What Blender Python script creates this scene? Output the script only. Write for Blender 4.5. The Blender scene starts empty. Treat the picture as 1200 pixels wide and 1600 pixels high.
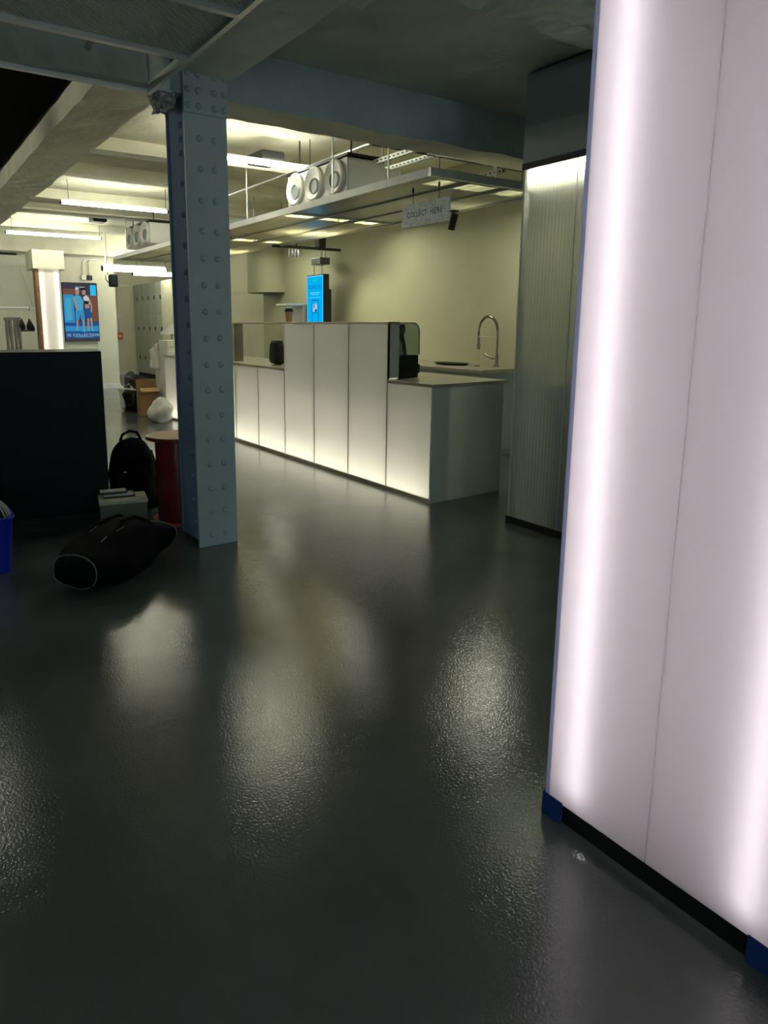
import bpy, bmesh, math, random
from mathutils import Vector, Matrix, noise
random.seed(7)
S = bpy.context.scene
COL = S.collection
PI = math.pi

# ------------------------------------------------------------------ camera, world, exposure
YAW, PITCH, FPX = math.radians(33.375), math.radians(10.424), 1060.0
cam_d = bpy.data.cameras.new('camera')
cam = bpy.data.objects.new('camera', cam_d); COL.objects.link(cam)
cam.location = (0, 0, 1.45)
cam.rotation_euler = (PI/2 - PITCH, 0, -YAW)
cam_d.sensor_fit = 'HORIZONTAL'; cam_d.sensor_width = 36.0
cam_d.lens = FPX / 1200 * 36.0
cam_d.shift_x = 80 / 1200; cam_d.shift_y = -100 / 1200
cam_d.clip_start = 0.02; cam_d.clip_end = 100
S.camera = cam
w = bpy.data.worlds.new('world'); S.world = w; w.use_nodes = True
w.node_tree.nodes['Background'].inputs[0].default_value = (0.72, 0.90, 1.0, 1)
w.node_tree.nodes['Background'].inputs[1].default_value = 4.2
S.view_settings.view_transform = 'Standard'; S.view_settings.look = 'None'
S.view_settings.gamma = 1; S.view_settings.use_curve_mapping = False
S.view_settings.exposure = 0.0
S.cycles.max_bounces = 8; S.cycles.diffuse_bounces = 5; S.cycles.glossy_bounces = 3; S.cycles.transparent_max_bounces = 8
LED_CEIL, LED_TRAY, LED_BOX, LED_COUNTER, LED_PANEL, LED_FAR, LED_BACK = 68.0, 30.0, 8.8, 490.0, 50.0, 15.0, 30.0
C_CEIL = (1.0, 1.0, 0.80); C_BOX = (1.0, 0.95, 0.98); C_CNT = (1.0, 1.0, 0.85)
# daylight portals in the three windows behind the camera
WINS = [(-5.6, -3.0), (-1.9, .7), (1.8, 4.4)]
for a, b in WINS:
    l = bpy.data.lights.new('window_portal', 'AREA'); l.shape = 'RECTANGLE'; l.size = b-a; l.size_y = 1.9; l.cycles.is_portal = True
    o = bpy.data.objects.new('window_portal', l); COL.objects.link(o); o.location = ((a+b)/2, -4.99, 1.85); o.rotation_euler = (PI/2, 0, 0)

# ------------------------------------------------------------------ materials
MATS = {}
def nt(name):
    m = bpy.data.materials.new(name); m.use_nodes = True
    t = m.node_tree; t.nodes.clear()
    o = t.nodes.new('ShaderNodeOutputMaterial')
    MATS[name] = m
    return m, t, o
def mat(name, col, rough=0.6, metal=0.0, var=0.12, vscale=6.0, bump=0.0, bscale=60.0, spec=0.5, coat=0.0, detail=4.0):
    m, t, o = nt(name)
    b = t.nodes.new('ShaderNodeBsdfPrincipled'); t.links.new(b.outputs[0], o.inputs[0])
    b.inputs['Roughness'].default_value = rough; b.inputs['Metallic'].default_value = metal
    b.inputs['Specular IOR Level'].default_value = spec; b.inputs['Coat Weight'].default_value = coat
    tc = t.nodes.new('ShaderNodeTexCoord')
    n = t.nodes.new('ShaderNodeTexNoise'); n.inputs['Scale'].default_value = vscale; n.inputs['Detail'].default_value = detail
    t.links.new(tc.outputs['Object'], n.inputs['Vector'])
    r = t.nodes.new('ShaderNodeValToRGB')
    r.color_ramp.elements[0].position = 0.3; r.color_ramp.elements[1].position = 0.7
    r.color_ramp.elements[0].color = (*[c*(1-var) for c in col], 1); r.color_ramp.elements[1].color = (*[min(1, c*(1+var)) for c in col], 1)
    t.links.new(n.outputs['Fac'], r.inputs['Fac']); t.links.new(r.outputs['Color'], b.inputs['Base Color'])
    if bump:
        n2 = t.nodes.new('ShaderNodeTexNoise'); n2.inputs['Scale'].default_value = bscale; n2.inputs['Detail'].default_value = 6
        t.links.new(tc.outputs['Object'], n2.inputs['Vector'])
        bp = t.nodes.new('ShaderNodeBump'); bp.inputs['Strength'].default_value = bump; bp.inputs['Distance'].default_value = 0.02
        t.links.new(n2.outputs['Fac'], bp.inputs['Height']); t.links.new(bp.outputs['Normal'], b.inputs['Normal'])
    return m
def emit(name, col, s):
    m, t, o = nt(name)
    e = t.nodes.new('ShaderNodeEmission'); e.inputs[0].default_value = (*col, 1); e.inputs[1].default_value = s
    t.links.new(e.outputs[0], o.inputs[0]); return m
def front_only(t, fres, socket):
    """surface gloss only where a ray enters the sheet, not where it leaves it"""
    g = t.nodes.new('ShaderNodeNewGeometry'); inv = t.nodes.new('ShaderNodeMath'); inv.operation = 'SUBTRACT'; inv.inputs[0].default_value = 1
    mu = t.nodes.new('ShaderNodeMath'); mu.operation = 'MULTIPLY'
    t.links.new(g.outputs['Backfacing'], inv.inputs[1]); t.links.new(inv.outputs[0], mu.inputs[0]); t.links.new(fres.outputs[0], mu.inputs[1]); t.links.new(mu.outputs[0], socket)
def diffuser(name, tcol, dcol, transl=0.75, transp=0.0, gloss_rough=0.15, gfac=0.06, streak=0.0):
    """Translucent plastic sheet: diffuse + translucent (+ some clear transmission), with a Fresnel gloss."""
    m, t, o = nt(name)
    d = t.nodes.new('ShaderNodeBsdfDiffuse'); d.inputs[0].default_value = (*dcol, 1)
    tr = t.nodes.new('ShaderNodeBsdfTranslucent'); tr.inputs[0].default_value = (*tcol, 1)
    mx = t.nodes.new('ShaderNodeMixShader'); mx.inputs[0].default_value = transl
    t.links.new(d.outputs[0], mx.inputs[1]); t.links.new(tr.outputs[0], mx.inputs[2])
    last = mx
    if transp:
        tp = t.nodes.new('ShaderNodeBsdfTransparent'); tp.inputs[0].default_value = (*[min(1, c*1.02) for c in tcol], 1)
        m2 = t.nodes.new('ShaderNodeMixShader'); m2.inputs[0].default_value = transp
        if streak:
            tc = t.nodes.new('ShaderNodeTexCoord'); mp = t.nodes.new('ShaderNodeMapping'); mp.inputs['Scale'].default_value = (14, 0.6, 1)
            n = t.nodes.new('ShaderNodeTexNoise'); n.inputs['Scale'].default_value = 1.5; n.inputs['Detail'].default_value = 5
            mr = t.nodes.new('ShaderNodeMapRange'); mr.inputs[1].default_value = 0.35; mr.inputs[2].default_value = 0.65
            mr.inputs[3].default_value = transp-streak; mr.inputs[4].default_value = min(1, transp+streak)
            t.links.new(tc.outputs['Object'], mp.inputs[0]); t.links.new(mp.outputs[0], n.inputs['Vector'])
            t.links.new(n.outputs['Fac'], mr.inputs[0]); t.links.new(mr.outputs[0], m2.inputs[0])
        t.links.new(mx.outputs[0], m2.inputs[1]); t.links.new(tp.outputs[0], m2.inputs[2]); last = m2
    g = t.nodes.new('ShaderNodeBsdfGlossy'); g.inputs['Roughness'].default_value = gloss_rough
    lw = t.nodes.new('ShaderNodeFresnel'); lw.inputs[0].default_value = 1.45
    m3 = t.nodes.new('ShaderNodeMixShader')
    front_only(t, lw, m3.inputs[0]); t.links.new(last.outputs[0], m3.inputs[1]); t.links.new(g.outputs[0], m3.inputs[2])
    t.links.new(m3.outputs[0], o.inputs[0]); return m
def glassy(name, col, transp=0.85, rough=0.03, ior=1.5):
    m, t, o = nt(name)
    tp = t.nodes.new('ShaderNodeBsdfTransparent'); tp.inputs[0].default_value = (*col, 1)
    g = t.nodes.new('ShaderNodeBsdfGlossy'); g.inputs['Roughness'].default_value = rough
    mx = t.nodes.new('ShaderNodeMixShader'); fr = t.nodes.new('ShaderNodeFresnel'); fr.inputs[0].default_value = ior
    ad = t.nodes.new('ShaderNodeMath'); ad.operation = 'ADD'; ad.inputs[1].default_value = (1-transp)*0.5; ad.use_clamp = True
    t.links.new(fr.outputs[0], ad.inputs[0]); front_only(t, ad, mx.inputs[0])
    t.links.new(tp.outputs[0], mx.inputs[1]); t.links.new(g.outputs[0], mx.inputs[2]); t.links.new(mx.outputs[0], o.inputs[0]); return m

def floor_mat():
    m, t, o = nt('epoxy_floor')
    b = t.nodes.new('ShaderNodeBsdfPrincipled'); t.links.new(b.outputs[0], o.inputs[0])
    tc = t.nodes.new('ShaderNodeTexCoord')
    n = t.nodes.new('ShaderNodeTexNoise'); n.inputs['Scale'].default_value = 1.3; n.inputs['Detail'].default_value = 6
    r = t.nodes.new('ShaderNodeValToRGB')
    r.color_ramp.elements[0].position = .3; r.color_ramp.elements[0].color = (.062, .070, .066, 1)
    r.color_ramp.elements[1].position = .72; r.color_ramp.elements[1].color = (.108, .120, .113, 1)
    t.links.new(tc.outputs['Object'], n.inputs['Vector']); t.links.new(n.outputs['Fac'], r.inputs['Fac']); t.links.new(r.outputs[0], b.inputs['Base Color'])
    n2 = t.nodes.new('ShaderNodeTexNoise'); n2.inputs['Scale'].default_value = 2.2; n2.inputs['Detail'].default_value = 5
    mr = t.nodes.new('ShaderNodeMapRange'); mr.inputs[1].default_value = .3; mr.inputs[2].default_value = .7; mr.inputs[3].default_value = .06; mr.inputs[4].default_value = .15
    t.links.new(tc.outputs['Object'], n2.inputs['Vector']); t.links.new(n2.outputs['Fac'], mr.inputs[0]); t.links.new(mr.outputs[0], b.inputs['Roughness'])
    n3 = t.nodes.new('ShaderNodeTexNoise'); n3.inputs['Scale'].default_value = 120; n3.inputs['Detail'].default_value = 1.5; n3.inputs['Roughness'].default_value = .6
    n4 = t.nodes.new('ShaderNodeTexNoise'); n4.inputs['Scale'].default_value = 9; n4.inputs['Detail'].default_value = 3
    t.links.new(tc.outputs['Object'], n3.inputs['Vector']); t.links.new(tc.outputs['Object'], n4.inputs['Vector'])
    b1 = t.nodes.new('ShaderNodeBump'); b1.inputs['Strength'].default_value = .23; b1.inputs['Distance'].default_value = .004
    b2 = t.nodes.new('ShaderNodeBump'); b2.inputs['Strength'].default_value = .07; b2.inputs['Distance'].default_value = .008
    t.links.new(n4.outputs['Fac'], b2.inputs['Height']); t.links.new(n3.outputs['Fac'], b1.inputs['Height'])
    t.links.new(b2.outputs[0], b1.inputs['Normal']); t.links.new(b1.outputs[0], b.inputs['Normal'])
    b.inputs['Specular IOR Level'].default_value = .6
    return m
M_FLOOR = floor_mat()
M_WALL = mat('olive_cream_wall', (.345, .345, .225), .75, var=.05, vscale=1.5, bump=.05)
M_WALLB = mat('cream_wall', (.66, .64, .50), .8, var=.05, vscale=2, bump=.06)
M_DARKWALL = mat('dark_wall', (.10, .11, .115), .8, var=.1)
M_CEIL = mat('old_plaster_ceiling', (.68, .66, .52), .85, var=.12, vscale=2.2, bump=.6, bscale=7)
M_CEILN = mat('grey_plaster_ceiling', (.42, .45, .42), .85, var=.16, vscale=2.5, bump=.7, bscale=6)
M_BEAMN = mat('painted_beam', (.58, .61, .58), .75, var=.15, vscale=4, bump=.6, bscale=9)
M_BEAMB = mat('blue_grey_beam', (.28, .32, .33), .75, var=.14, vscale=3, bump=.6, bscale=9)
M_BLACKCEIL = mat('black_ceiling_panel', (.0012, .0012, .0012), .95, var=.2, spec=.02)
M_COL = mat('blue_grey_steel_paint', (.33, .375, .38), .55, var=.07, vscale=4, bump=.12, bscale=30)
M_COLB = mat('steel_paint_blue_lit_side', (.125, .195, .29), .8, var=.08, vscale=4, bump=.12, bscale=30, spec=.15)  # column paint with the bluish, dimmer light of its sides put into the colour
M_PLASTER = mat('crumbled_plaster', (.42, .42, .40), .9, var=.5, vscale=30, bump=.8, bscale=50)
M_ALU = mat('aluminium', (.62, .63, .60), .38, metal=.85, var=.06)
M_ALUD = mat('matt_aluminium', (.66, .66, .62), .5, metal=.1, var=.06)
M_STEEL = mat('brushed_steel', (.50, .47, .38), .28, metal=.95, var=.08)
M_TAP = mat('bronze_steel', (.30, .26, .19), .3, metal=.9, var=.1)
M_WIRE = mat('galvanised_wire', (.62, .64, .61), .5, metal=.2, var=.1)
M_BLACK = mat('matt_black', (.006, .0065, .007), .6, var=.2)
M_BLACKC = mat('black_cabinet_laminate', (.0018, .0022, .0035), .55, var=.2, spec=.2)
M_BLACKG = mat('gloss_black', (.006, .006, .006), .2, var=.2)
M_NYLON = mat('black_nylon', (.0025, .0025, .003), .8, var=.3, vscale=20, bump=.3, bscale=120, spec=.12)
M_PIPING = mat('grey_piping', (.16, .16, .19), .5, var=.1)
M_GREYBULK = mat('grey_bulkhead', (.27, .30, .295), .6, var=.05)
M_WHITE = mat('white_paint', (.72, .71, .66), .55, var=.05)
M_WHITEIN = mat('white_liner', (.85, .85, .83), .8, var=.02)
M_GREYLIN = mat('grey_liner', (.42, .41, .42), .8, var=.02)
M_ENDP = mat('grey_end_panel', (.50, .51, .45), .55, var=.05, vscale=1.2)
M_WORK = mat('steel_worktop', (.42, .40, .32), .3, metal=.6, var=.08)
M_SINKC = mat('sink_cabinet_paint', (.42, .45, .40), .5, var=.05)
M_FABRIC = mat('grey_trouser_cloth', (.20, .19, .16), .9, var=.2, vscale=15)
M_CLOTHW = mat('white_cloth', (.78, .77, .70), .9, var=.06, bump=.3, bscale=20)
M_CARD = mat('cardboard', (.30, .17, .07), .8, var=.12, vscale=8)
M_CARDL = mat('cardboard_flap', (.48, .32, .14), .8, var=.1, vscale=8)
M_PLASTICW = mat('white_plastic_sack', (.70, .70, .64), .35, var=.08, bump=.5, bscale=18)
M_RED = mat('dark_red_lacquer', (.16, .010, .006), .35, var=.12, coat=.2)
M_REDB = mat('red_lacquer', (.40, .035, .015), .35, var=.1, coat=.2)
M_TOPSHEEN = mat('tabletop_sheen', (.40, .22, .12), .6, var=.08)  # light reflected by the red tabletop, painted in as a tan colour
M_BLUE = mat('blue_plastic', (.005, .02, .36), .4, var=.1)
M_TAPE = mat('blue_masking_tape', (.010, .045, .22), .6, var=.12, vscale=30)
M_GREYBOX = mat('grey_case', (.16, .155, .125), .6, var=.1)
M_GREYLID = mat('beige_lid', (.50, .47, .37), .6, var=.1)
M_ORANGE = mat('orange_red_plastic', (.75, .14, .03), .5, var=.05)
M_LOCK = mat('grey_locker', (.42, .46, .42), .45, var=.04)
M_LOCKD = mat('dark_lock', (.10, .10, .09), .4, metal=.5)
M_BROWN = mat('brown_wood_edge', (.26, .13, .06), .5, var=.2, vscale=12)
M_SIGN = mat('galvanised_sign', (.66, .68, .64), .55, metal=.0, var=.35, vscale=90, detail=6)
M_INK = mat('black_ink', (.006, .006, .006), .6)
M_COPPER = mat('copper_cup', (.42, .22, .12), .3, metal=.4)
M_STRIPE = mat('striped_cloth_white', (.5, .5, .48), .9)
M_FILM = diffuser('blue_edge_film', (.68, .72, .90), (.46, .49, .60), .6)
M_FILMW = diffuser('clear_overlap', (.97, .95, .96), (.8, .8, .8), .9)
M_LBOX = diffuser('lightbox_diffuser', (.90, .86, .88), (.60, .57, .59), .72, gloss_rough=.22)
M_CPANEL = diffuser('counter_diffuser', (.88, .87, .82), (.90, .875, .90), .45, gloss_rough=.12)
M_FLUTE = diffuser('fluted_polycarbonate', (.80, .83, .80), (.66, .69, .70), .48, transp=.32, gloss_rough=.16)
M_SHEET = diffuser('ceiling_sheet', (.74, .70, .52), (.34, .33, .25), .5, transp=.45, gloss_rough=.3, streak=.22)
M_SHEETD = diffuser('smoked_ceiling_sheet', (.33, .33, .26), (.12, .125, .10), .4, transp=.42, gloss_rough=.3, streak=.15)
M_CLEAR = glassy('clear_plastic', (.85, .88, .86), 1.0, ior=1.12)
M_CLEARD = glassy('clear_cover', (.55, .60, .58), .8)
E_CEIL = emit('led_ceiling', C_CEIL, LED_CEIL); E_TRAY = emit('led_tray', C_CEIL, LED_TRAY)
E_BOX = emit('led_lightbox', C_BOX, LED_BOX); E_CNT = emit('led_counter', C_CNT, LED_COUNTER)
E_PAN = emit('led_panel', (1, .98, .72), LED_PANEL); E_FAR = emit('led_far_box', (1, .97, .86), LED_FAR)
E_LOW = emit('led_low', C_CEIL, LED_BACK)

# ------------------------------------------------------------------ geometry helpers
WL = {}            # world location of every empty / parent
class MB:
    def __init__(s, M=None): s.v, s.f, s.mi, s.M, s.cur = [], [], [], M, 0
    def add(s, vs, fs):
        k = len(s.v)
        s.v += [(s.M @ Vector(p)) if s.M else Vector(p) for p in vs]
        s.f += [tuple(k+i for i in f) for f in fs]; s.mi += [s.cur]*len(fs); return s
    def box(s, x0, x1, y0, y1, z0, z1, bev=0.0):
        if x0 > x1: x0, x1 = x1, x0
        if y0 > y1: y0, y1 = y1, y0
        if z0 > z1: z0, z1 = z1, z0
        if not bev:
            return s.add([(x, y, z) for x in (x0, x1) for y in (y0, y1) for z in (z0, z1)],
                         [(0,1,3,2), (4,6,7,5), (0,4,5,1), (2,3,7,6), (0,2,6,4), (1,5,7,3)])
        bm = bmesh.new(); bmesh.ops.create_cube(bm, size=1)
        for v in bm.verts: v.co = Vector(((x0+x1)/2+v.co.x*(x1-x0), (y0+y1)/2+v.co.y*(y1-y0), (z0+z1)/2+v.co.z*(z1-z0)))
        bmesh.ops.bevel(bm, geom=bm.edges[:], offset=bev, segments=2, affect='EDGES', profile=.6)
        bm.verts.index_update()
        s.add([v.co.copy() for v in bm.verts], [[v.index for v in f.verts] for f in bm.faces]); bm.free(); return s
    def tube(s, path, r, n=8, cap=True, closed=False):
        P = [Vector(p) for p in path]; rs = r if isinstance(r, (list, tuple)) else [r]*len(P)
        vs, fs = [], []; up = None
        for i, p in enumerate(P):
            a = P[max(0, i-1)]; b = P[min(len(P)-1, i+1)]
            if closed: a, b = P[i-1], P[(i+1) % len(P)]
            d = (b-a).normalized()
            if up is None: up = Vector((0,0,1)) if abs(d.z) < .9 else Vector((1,0,0))
            u = d.cross(up)
            if u.length < 1e-5: u = d.orthogonal()
            u.normalize(); q = u.cross(d).normalized(); up = q
            vs += [p + (u*math.cos(2*PI*k/n)+q*math.sin(2*PI*k/n))*rs[i] for k in range(n)]
        m = len(P)
        for i in range(m if closed else m-1):
            for k in range(n):
                a, b = i*n, ((i+1) % m)*n
                fs.append((a+k, a+(k+1) % n, b+(k+1) % n, b+k))
        if cap and not closed: fs += [tuple(range(n))[::-1], tuple((m-1)*n+k for k in range(n))]
        return s.add(vs, fs)
    def lathe(s, prof, c, n=24, axis='z', a0=0, a1=2*PI):
        full = abs(a1-a0-2*PI) < 1e-6; k = n if full else n+1; vs, fs = [], []
        for r, h in prof:
            for i in range(k):
                a = a0+(a1-a0)*i/n; x, y = r*math.cos(a), r*math.sin(a)
                vs.append(Vector(c)+(Vector((x, y, h)) if axis == 'z' else Vector((h, x, y)) if axis == 'x' else Vector((y, h, x))))
        for j in range(len(prof)-1):
            for i in range(n):
                b = (i+1) % k; fs.append((j*k+i, j*k+b, (j+1)*k+b, (j+1)*k+i))
        return s.add(vs, fs)
    def prism(s, pts, lo, hi, axis='x'):
        """polygon of (a,b) swept along axis from lo to hi; x: (y,z)  y: (x,z)  z: (x,y)"""
        def q(a, b, h): return (h, a, b) if axis == 'x' else (a, h, b) if axis == 'y' else (a, b, h)
        n = len(pts); vs = [q(a, b, lo) for a, b in pts]+[q(a, b, hi) for a, b in pts]
        return s.add(vs, [tuple(range(n))[::-1], tuple(range(n, 2*n))]+[(i, (i+1) % n, n+(i+1) % n, n+i) for i in range(n)])
    def grid(s, fn, nu, nv):
        vs = [fn(i/nu, j/nv) for i in range(nu+1) for j in range(nv+1)]
        return s.add(vs, [(i*(nv+1)+j, (i+1)*(nv+1)+j, (i+1)*(nv+1)+j+1, i*(nv+1)+j+1) for i in range(nu) for j in range(nv)])
    def ball(s, c, r, nu=16, nv=10, rough=0.0, nscale=6.0, e=1.0, seed=0, zmin=None):
        c = Vector(c); vs = []
        for j in range(nv+1):
            th = -PI/2+PI*j/nv
            for i in range(nu):
                ph = 2*PI*i/nu
                sg = lambda t: math.copysign(abs(t)**e, t)
                d = Vector((sg(math.cos(th))*sg(math.cos(ph))*r[0], sg(math.cos(th))*sg(math.sin(ph))*r[1], sg(math.sin(th))*r[2]))
                if rough: d *= 1+rough*noise.noise((d+Vector((seed*7.1, seed*3.3, seed)))*nscale)
                p = c+d
                if zmin is not None: p.z = max(zmin, p.z)
                vs.append(p)
        return s.add(vs, [(j*nu+i, j*nu+(i+1) % nu, (j+1)*nu+(i+1) % nu, (j+1)*nu+i) for j in range(nv) for i in range(nu)])
    def build(s, name, mats, parent=None, smooth=False, fix=True):
        org = WL[parent.name] if parent else Vector((0, 0, 0))
        me = bpy.data.meshes.new(name); me.from_pydata([p-org for p in s.v], [], s.f)
        for m in (mats if isinstance(mats, (list, tuple)) else [mats]): me.materials.append(m)
        if any(s.mi): me.polygons.foreach_set('material_index', s.mi)
        if fix:
            bm = bmesh.new(); bm.from_mesh(me); bmesh.ops.remove_doubles(bm, verts=bm.verts, dist=1e-6)
            bmesh.ops.recalc_face_normals(bm, faces=bm.faces); bm.to_mesh(me); bm.free()
        if smooth:
            me.polygons.foreach_set('use_smooth', [True]*len(me.polygons))
            if hasattr(me, 'set_sharp_from_angle'): me.set_sharp_from_angle(angle=math.radians(40))
        o = bpy.data.objects.new(name, me); COL.objects.link(o)
        if parent: o.parent = parent
        WL[o.name] = org.copy(); return o
def tag(o, label=None, cat=None, group=None, kind=None):
    if label: o['label'] = label
    if cat: o['category'] = cat
    if group: o['group'] = group
    if kind: o['kind'] = kind
    return o
def thing(name, loc, label, cat, group=None):
    o = bpy.data.objects.new(name, None); COL.objects.link(o); o.location = loc; o.empty_display_size = .1
    WL[o.name] = Vector(loc); return tag(o, label, cat, group)
def struct(name, mb, m, parent=None, smooth=False):
    o = mb.build(name, m, parent, smooth)
    if not parent: tag(o, kind='structure')
    return o
def B(*a, **k): return MB().box(*a, **k)
def share(src, name, parent, world_off):
    """copy of a part that shares its mesh, moved by world_off"""
    o = src.copy(); COL.objects.link(o); o.name = name; o.parent = parent; o.location = Vector(src.location)+Vector(world_off); return o
def text_mesh(body, size, m, name, parent, M, ext=.001, width=None):
    """flat lettering as mesh; M maps text plane (x right, y up, z out) to world"""
    cu = bpy.data.curves.new('t', 'FONT'); cu.body = body; cu.size = size; cu.align_x = 'CENTER'; cu.align_y = 'CENTER'; cu.extrude = ext
    cu.resolution_u = 2; cu.space_character = 1.15
    o = bpy.data.objects.new('t', cu); COL.objects.link(o)
    dg = bpy.context.evaluated_depsgraph_get(); me = bpy.data.meshes.new_from_object(o.evaluated_get(dg))
    bpy.data.objects.remove(o); org = WL[parent.name]
    if width:
        xs = [v.co.x for v in me.vertices]; k = width/(max(xs)-min(xs)); c = (max(xs)+min(xs))/2
        for v in me.vertices: v.co.x = (v.co.x-c)*k
    me.transform(Matrix.Translation(-org) @ M); me.materials.clear(); me.materials.append(m)
    n = bpy.data.objects.new(name, me); COL.objects.link(n); n.parent = parent; WL[n.name] = org.copy(); return n
def rough_box(x0, x1, y0, y1, z0, z1, nx, ny, nz, amp, sc=3.0, seed=0):
    """box with subdivided, slightly ragged surfaces (old plaster)"""
    bm = bmesh.new(); bmesh.ops.create_cube(bm, size=1)
    for ax, n in ((0, nx), (1, ny), (2, nz)):
        for k in range(1, n):
            co = Vector((0,0,0)); co[ax] = -.5+k/n; no = Vector((0,0,0)); no[ax] = 1
            bmesh.ops.bisect_plane(bm, geom=bm.verts[:]+bm.edges[:]+bm.faces[:], plane_co=co, plane_no=no)
    bm.verts.index_update(); vs = []
    for v in bm.verts:
        p = Vector(((x0+x1)/2+v.co.x*(x1-x0), (y0+y1)/2+v.co.y*(y1-y0), (z0+z1)/2+v.co.z*(z1-z0)))
        d = noise.noise_vector(p*sc+Vector((seed, 0, 0)))*amp+noise.noise_vector(p*sc*4+Vector((0, seed, 0)))*amp*.5
        vs.append(p+d)
    mb = MB(); mb.add(vs, [[v.index for v in f.verts] for f in bm.faces]); bm.free(); return mb

# ================================================================== THE SETTING
struct('floor', B(-7, 8.2, -5, 20, -.1, 0), M_FLOOR)
struct('ceiling', B(-7, 6.0, -5, 4.15, 3.08, 3.3), M_CEILN)
struct('ceiling_far', B(-7, 8.2, 4.15, 20, 3.30, 3.5), M_CEIL)
struct('wall_left', B(-7.2, -7, -5, 20, 0, 3.5), M_DARKWALL)
wf = MB()
for a, b in ((-7, -5.6), (-3.0, -1.9), (.7, 1.8), (4.4, 6.15)): wf.box(a, b, -5.2, -5, .9, 2.8)
wf.box(-7, 6.15, -5.2, -5, 0, .9); wf.box(-7, 6.15, -5.2, -5, 2.8, 3.5)
struct('wall_front', wf, M_DARKWALL)
for i, (a, b) in enumerate(WINS):
    wn = struct('window_%d' % (i+1), MB().box(a, a+.05, -5.14, -5.06, .9, 2.8).box(b-.05, b, -5.14, -5.06, .9, 2.8).box(a, b, -5.14, -5.06, .9, .95).box(a, b, -5.14, -5.06, 2.75, 2.8), M_WHITE)
    B((a+b)/2-.02, (a+b)/2+.02, -5.13, -5.07, .95, 2.75).build('mullion', M_WHITE, wn)
    for c, d in ((a+.05, (a+b)/2-.02), ((a+b)/2+.02, b-.05)): B(c, d, -5.105, -5.10, .95, 2.75).build('pane', M_CLEAR, wn)
struct('wall_right', B(5.95, 6.15, -5, 11.35, 0, 3.3), M_WALL)
struct('wall_recess_right', B(7.6, 7.8, 11.35, 19.5, 0, 3.3), M_WALLB)
struct('wall_back', B(-7, 4.47, 15.6, 15.8, 0, 3.3), M_WALLB)
struct('wall_recess', B(4.27, 4.47, 15.8, 19.5, 0, 3.3), M_WALLB)
struct('wall_far', B(4.27, 7.8, 19.5, 19.7, 0, 3.3), M_WALLB)
struct('baseboard_back', B(-7, 4.475, 15.57, 15.6, 0, .10), M_WHITE)
struct('baseboard_far', B(4.47, 6.05, 19.47, 19.5, 0, .10), M_WHITE)
# rounded end of the right wall with a curved soffit drum
struct('trim_1', MB().lathe([(.0, 1.98), (.42, 1.98), (.42, 3.3)], (5.9, 10.95, 0), 28), M_WALL, smooth=True)
# beams
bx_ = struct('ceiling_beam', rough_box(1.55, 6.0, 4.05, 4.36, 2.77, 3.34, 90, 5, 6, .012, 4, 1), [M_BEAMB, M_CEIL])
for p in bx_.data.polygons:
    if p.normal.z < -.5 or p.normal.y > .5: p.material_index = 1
struct('ceiling_beam', rough_box(-7, 1.56, 4.05, 4.115, 2.765, 3.34, 60, 2, 5, .008, 3, 14), M_BEAMN)
struct('ceiling_beam', rough_box(1.58, 1.92, -5, 4.05, 2.88, 3.12, 5, 60, 3, .010, 3, 5), M_BEAMN)
struct('ceiling_beam', rough_box(1.40, 1.86, 4.36, 15.6, 3.06, 3.34, 5, 60, 3, .010, 2, 9), M_CEIL)
struct('ceiling_soffit', B(-7, 1.37, 4.5, 15.6, 3.235, 3.29), M_BLACKCEIL)
# ragged step where plaster has broken off the near slab
struct('ceiling_plaster', rough_box(1.92, 2.22, 1.4, 3.7, 3.03, 3.10, 6, 30, 2, .035, 5, 21), M_CEILN)
struct('ceiling_plaster', rough_box(2.35, 3.72, .4, 2.70, 2.985, 3.10, 24, 30, 2, .03, 4, 33), M_CEILN)
for i, y in enumerate((5.55, 7.45, 8.75, 10.6, 11.9, 13.9)):
    struct('ceiling_joist', rough_box(1.8, 6.4, y-.11, y+.11, 3.17, 3.31, 24, 2, 2, .008, 3, i*3), M_CEIL)
struct('ceiling_joist', rough_box(-1, 6.4, 15.1, 15.6, 2.86, 3.31, 24, 2, 2, .008, 3, 40), M_CEIL)
struct('trim_2', B(-3, 2.5, 15.55, 15.6, 2.82, 2.87), M_BLACK)

# ================================================================== RIVETED COLUMN
col = thing('steel_column', (1.745, 4.18, 0), 'blue-grey riveted steel column standing on the dark floor', 'column')
X0, X1, YF, YB = 1.612, 1.884, 4.03, 4.34
B(X0, X1, YF, YF+.022, .0, 2.92, bev=.003).build('front_plate', M_COL, col)
B(X0, X1, YB-.022, YB, .04, 2.92, bev=.003).build('back_plate', M_COLB, col)
B(X0+.011, X0+.034, YF+.022, YB-.022, .04, 2.9).build('web', M_COLB, col)
B(X1-.034, X1-.022, YF+.022, YB-.022, .04, 2.9).build('web', M_COLB, col)
B(X0+.006, X0+.040, YF+.022, YF+.120, .05, 2.9, bev=.004).build('angle_iron', M_COLB, col)
B(X1-.040, X1-.008, YF+.022, YF+.135, .05, 2.9, bev=.004).build('angle_iron', M_COLB, col)
B(X0-.004, X1+.004, YF-.012, YF, 2.665, 2.93, bev=.002).build('cap_plate', M_COL, col)
B(X0-.0, X1+.01, YF-.004, YB, 2.90, 3.07).build('head_block', M_BEAMB, col)
B(X0+.02, X1-.02, YF+.03, YB-.03, 0, .05).build('base_plate', M_BLACK, col)
prof = [(.0001, .017), (.009, .0155), (.016, .0095), (.020, 0)]
rv = None
rows = [2.53, 2.36, 2.18, 2.0, 1.84, 1.68, 1.52, 1.355, 1.19, 1.03, .865, .71, .55, .39, .235, .075]
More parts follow.
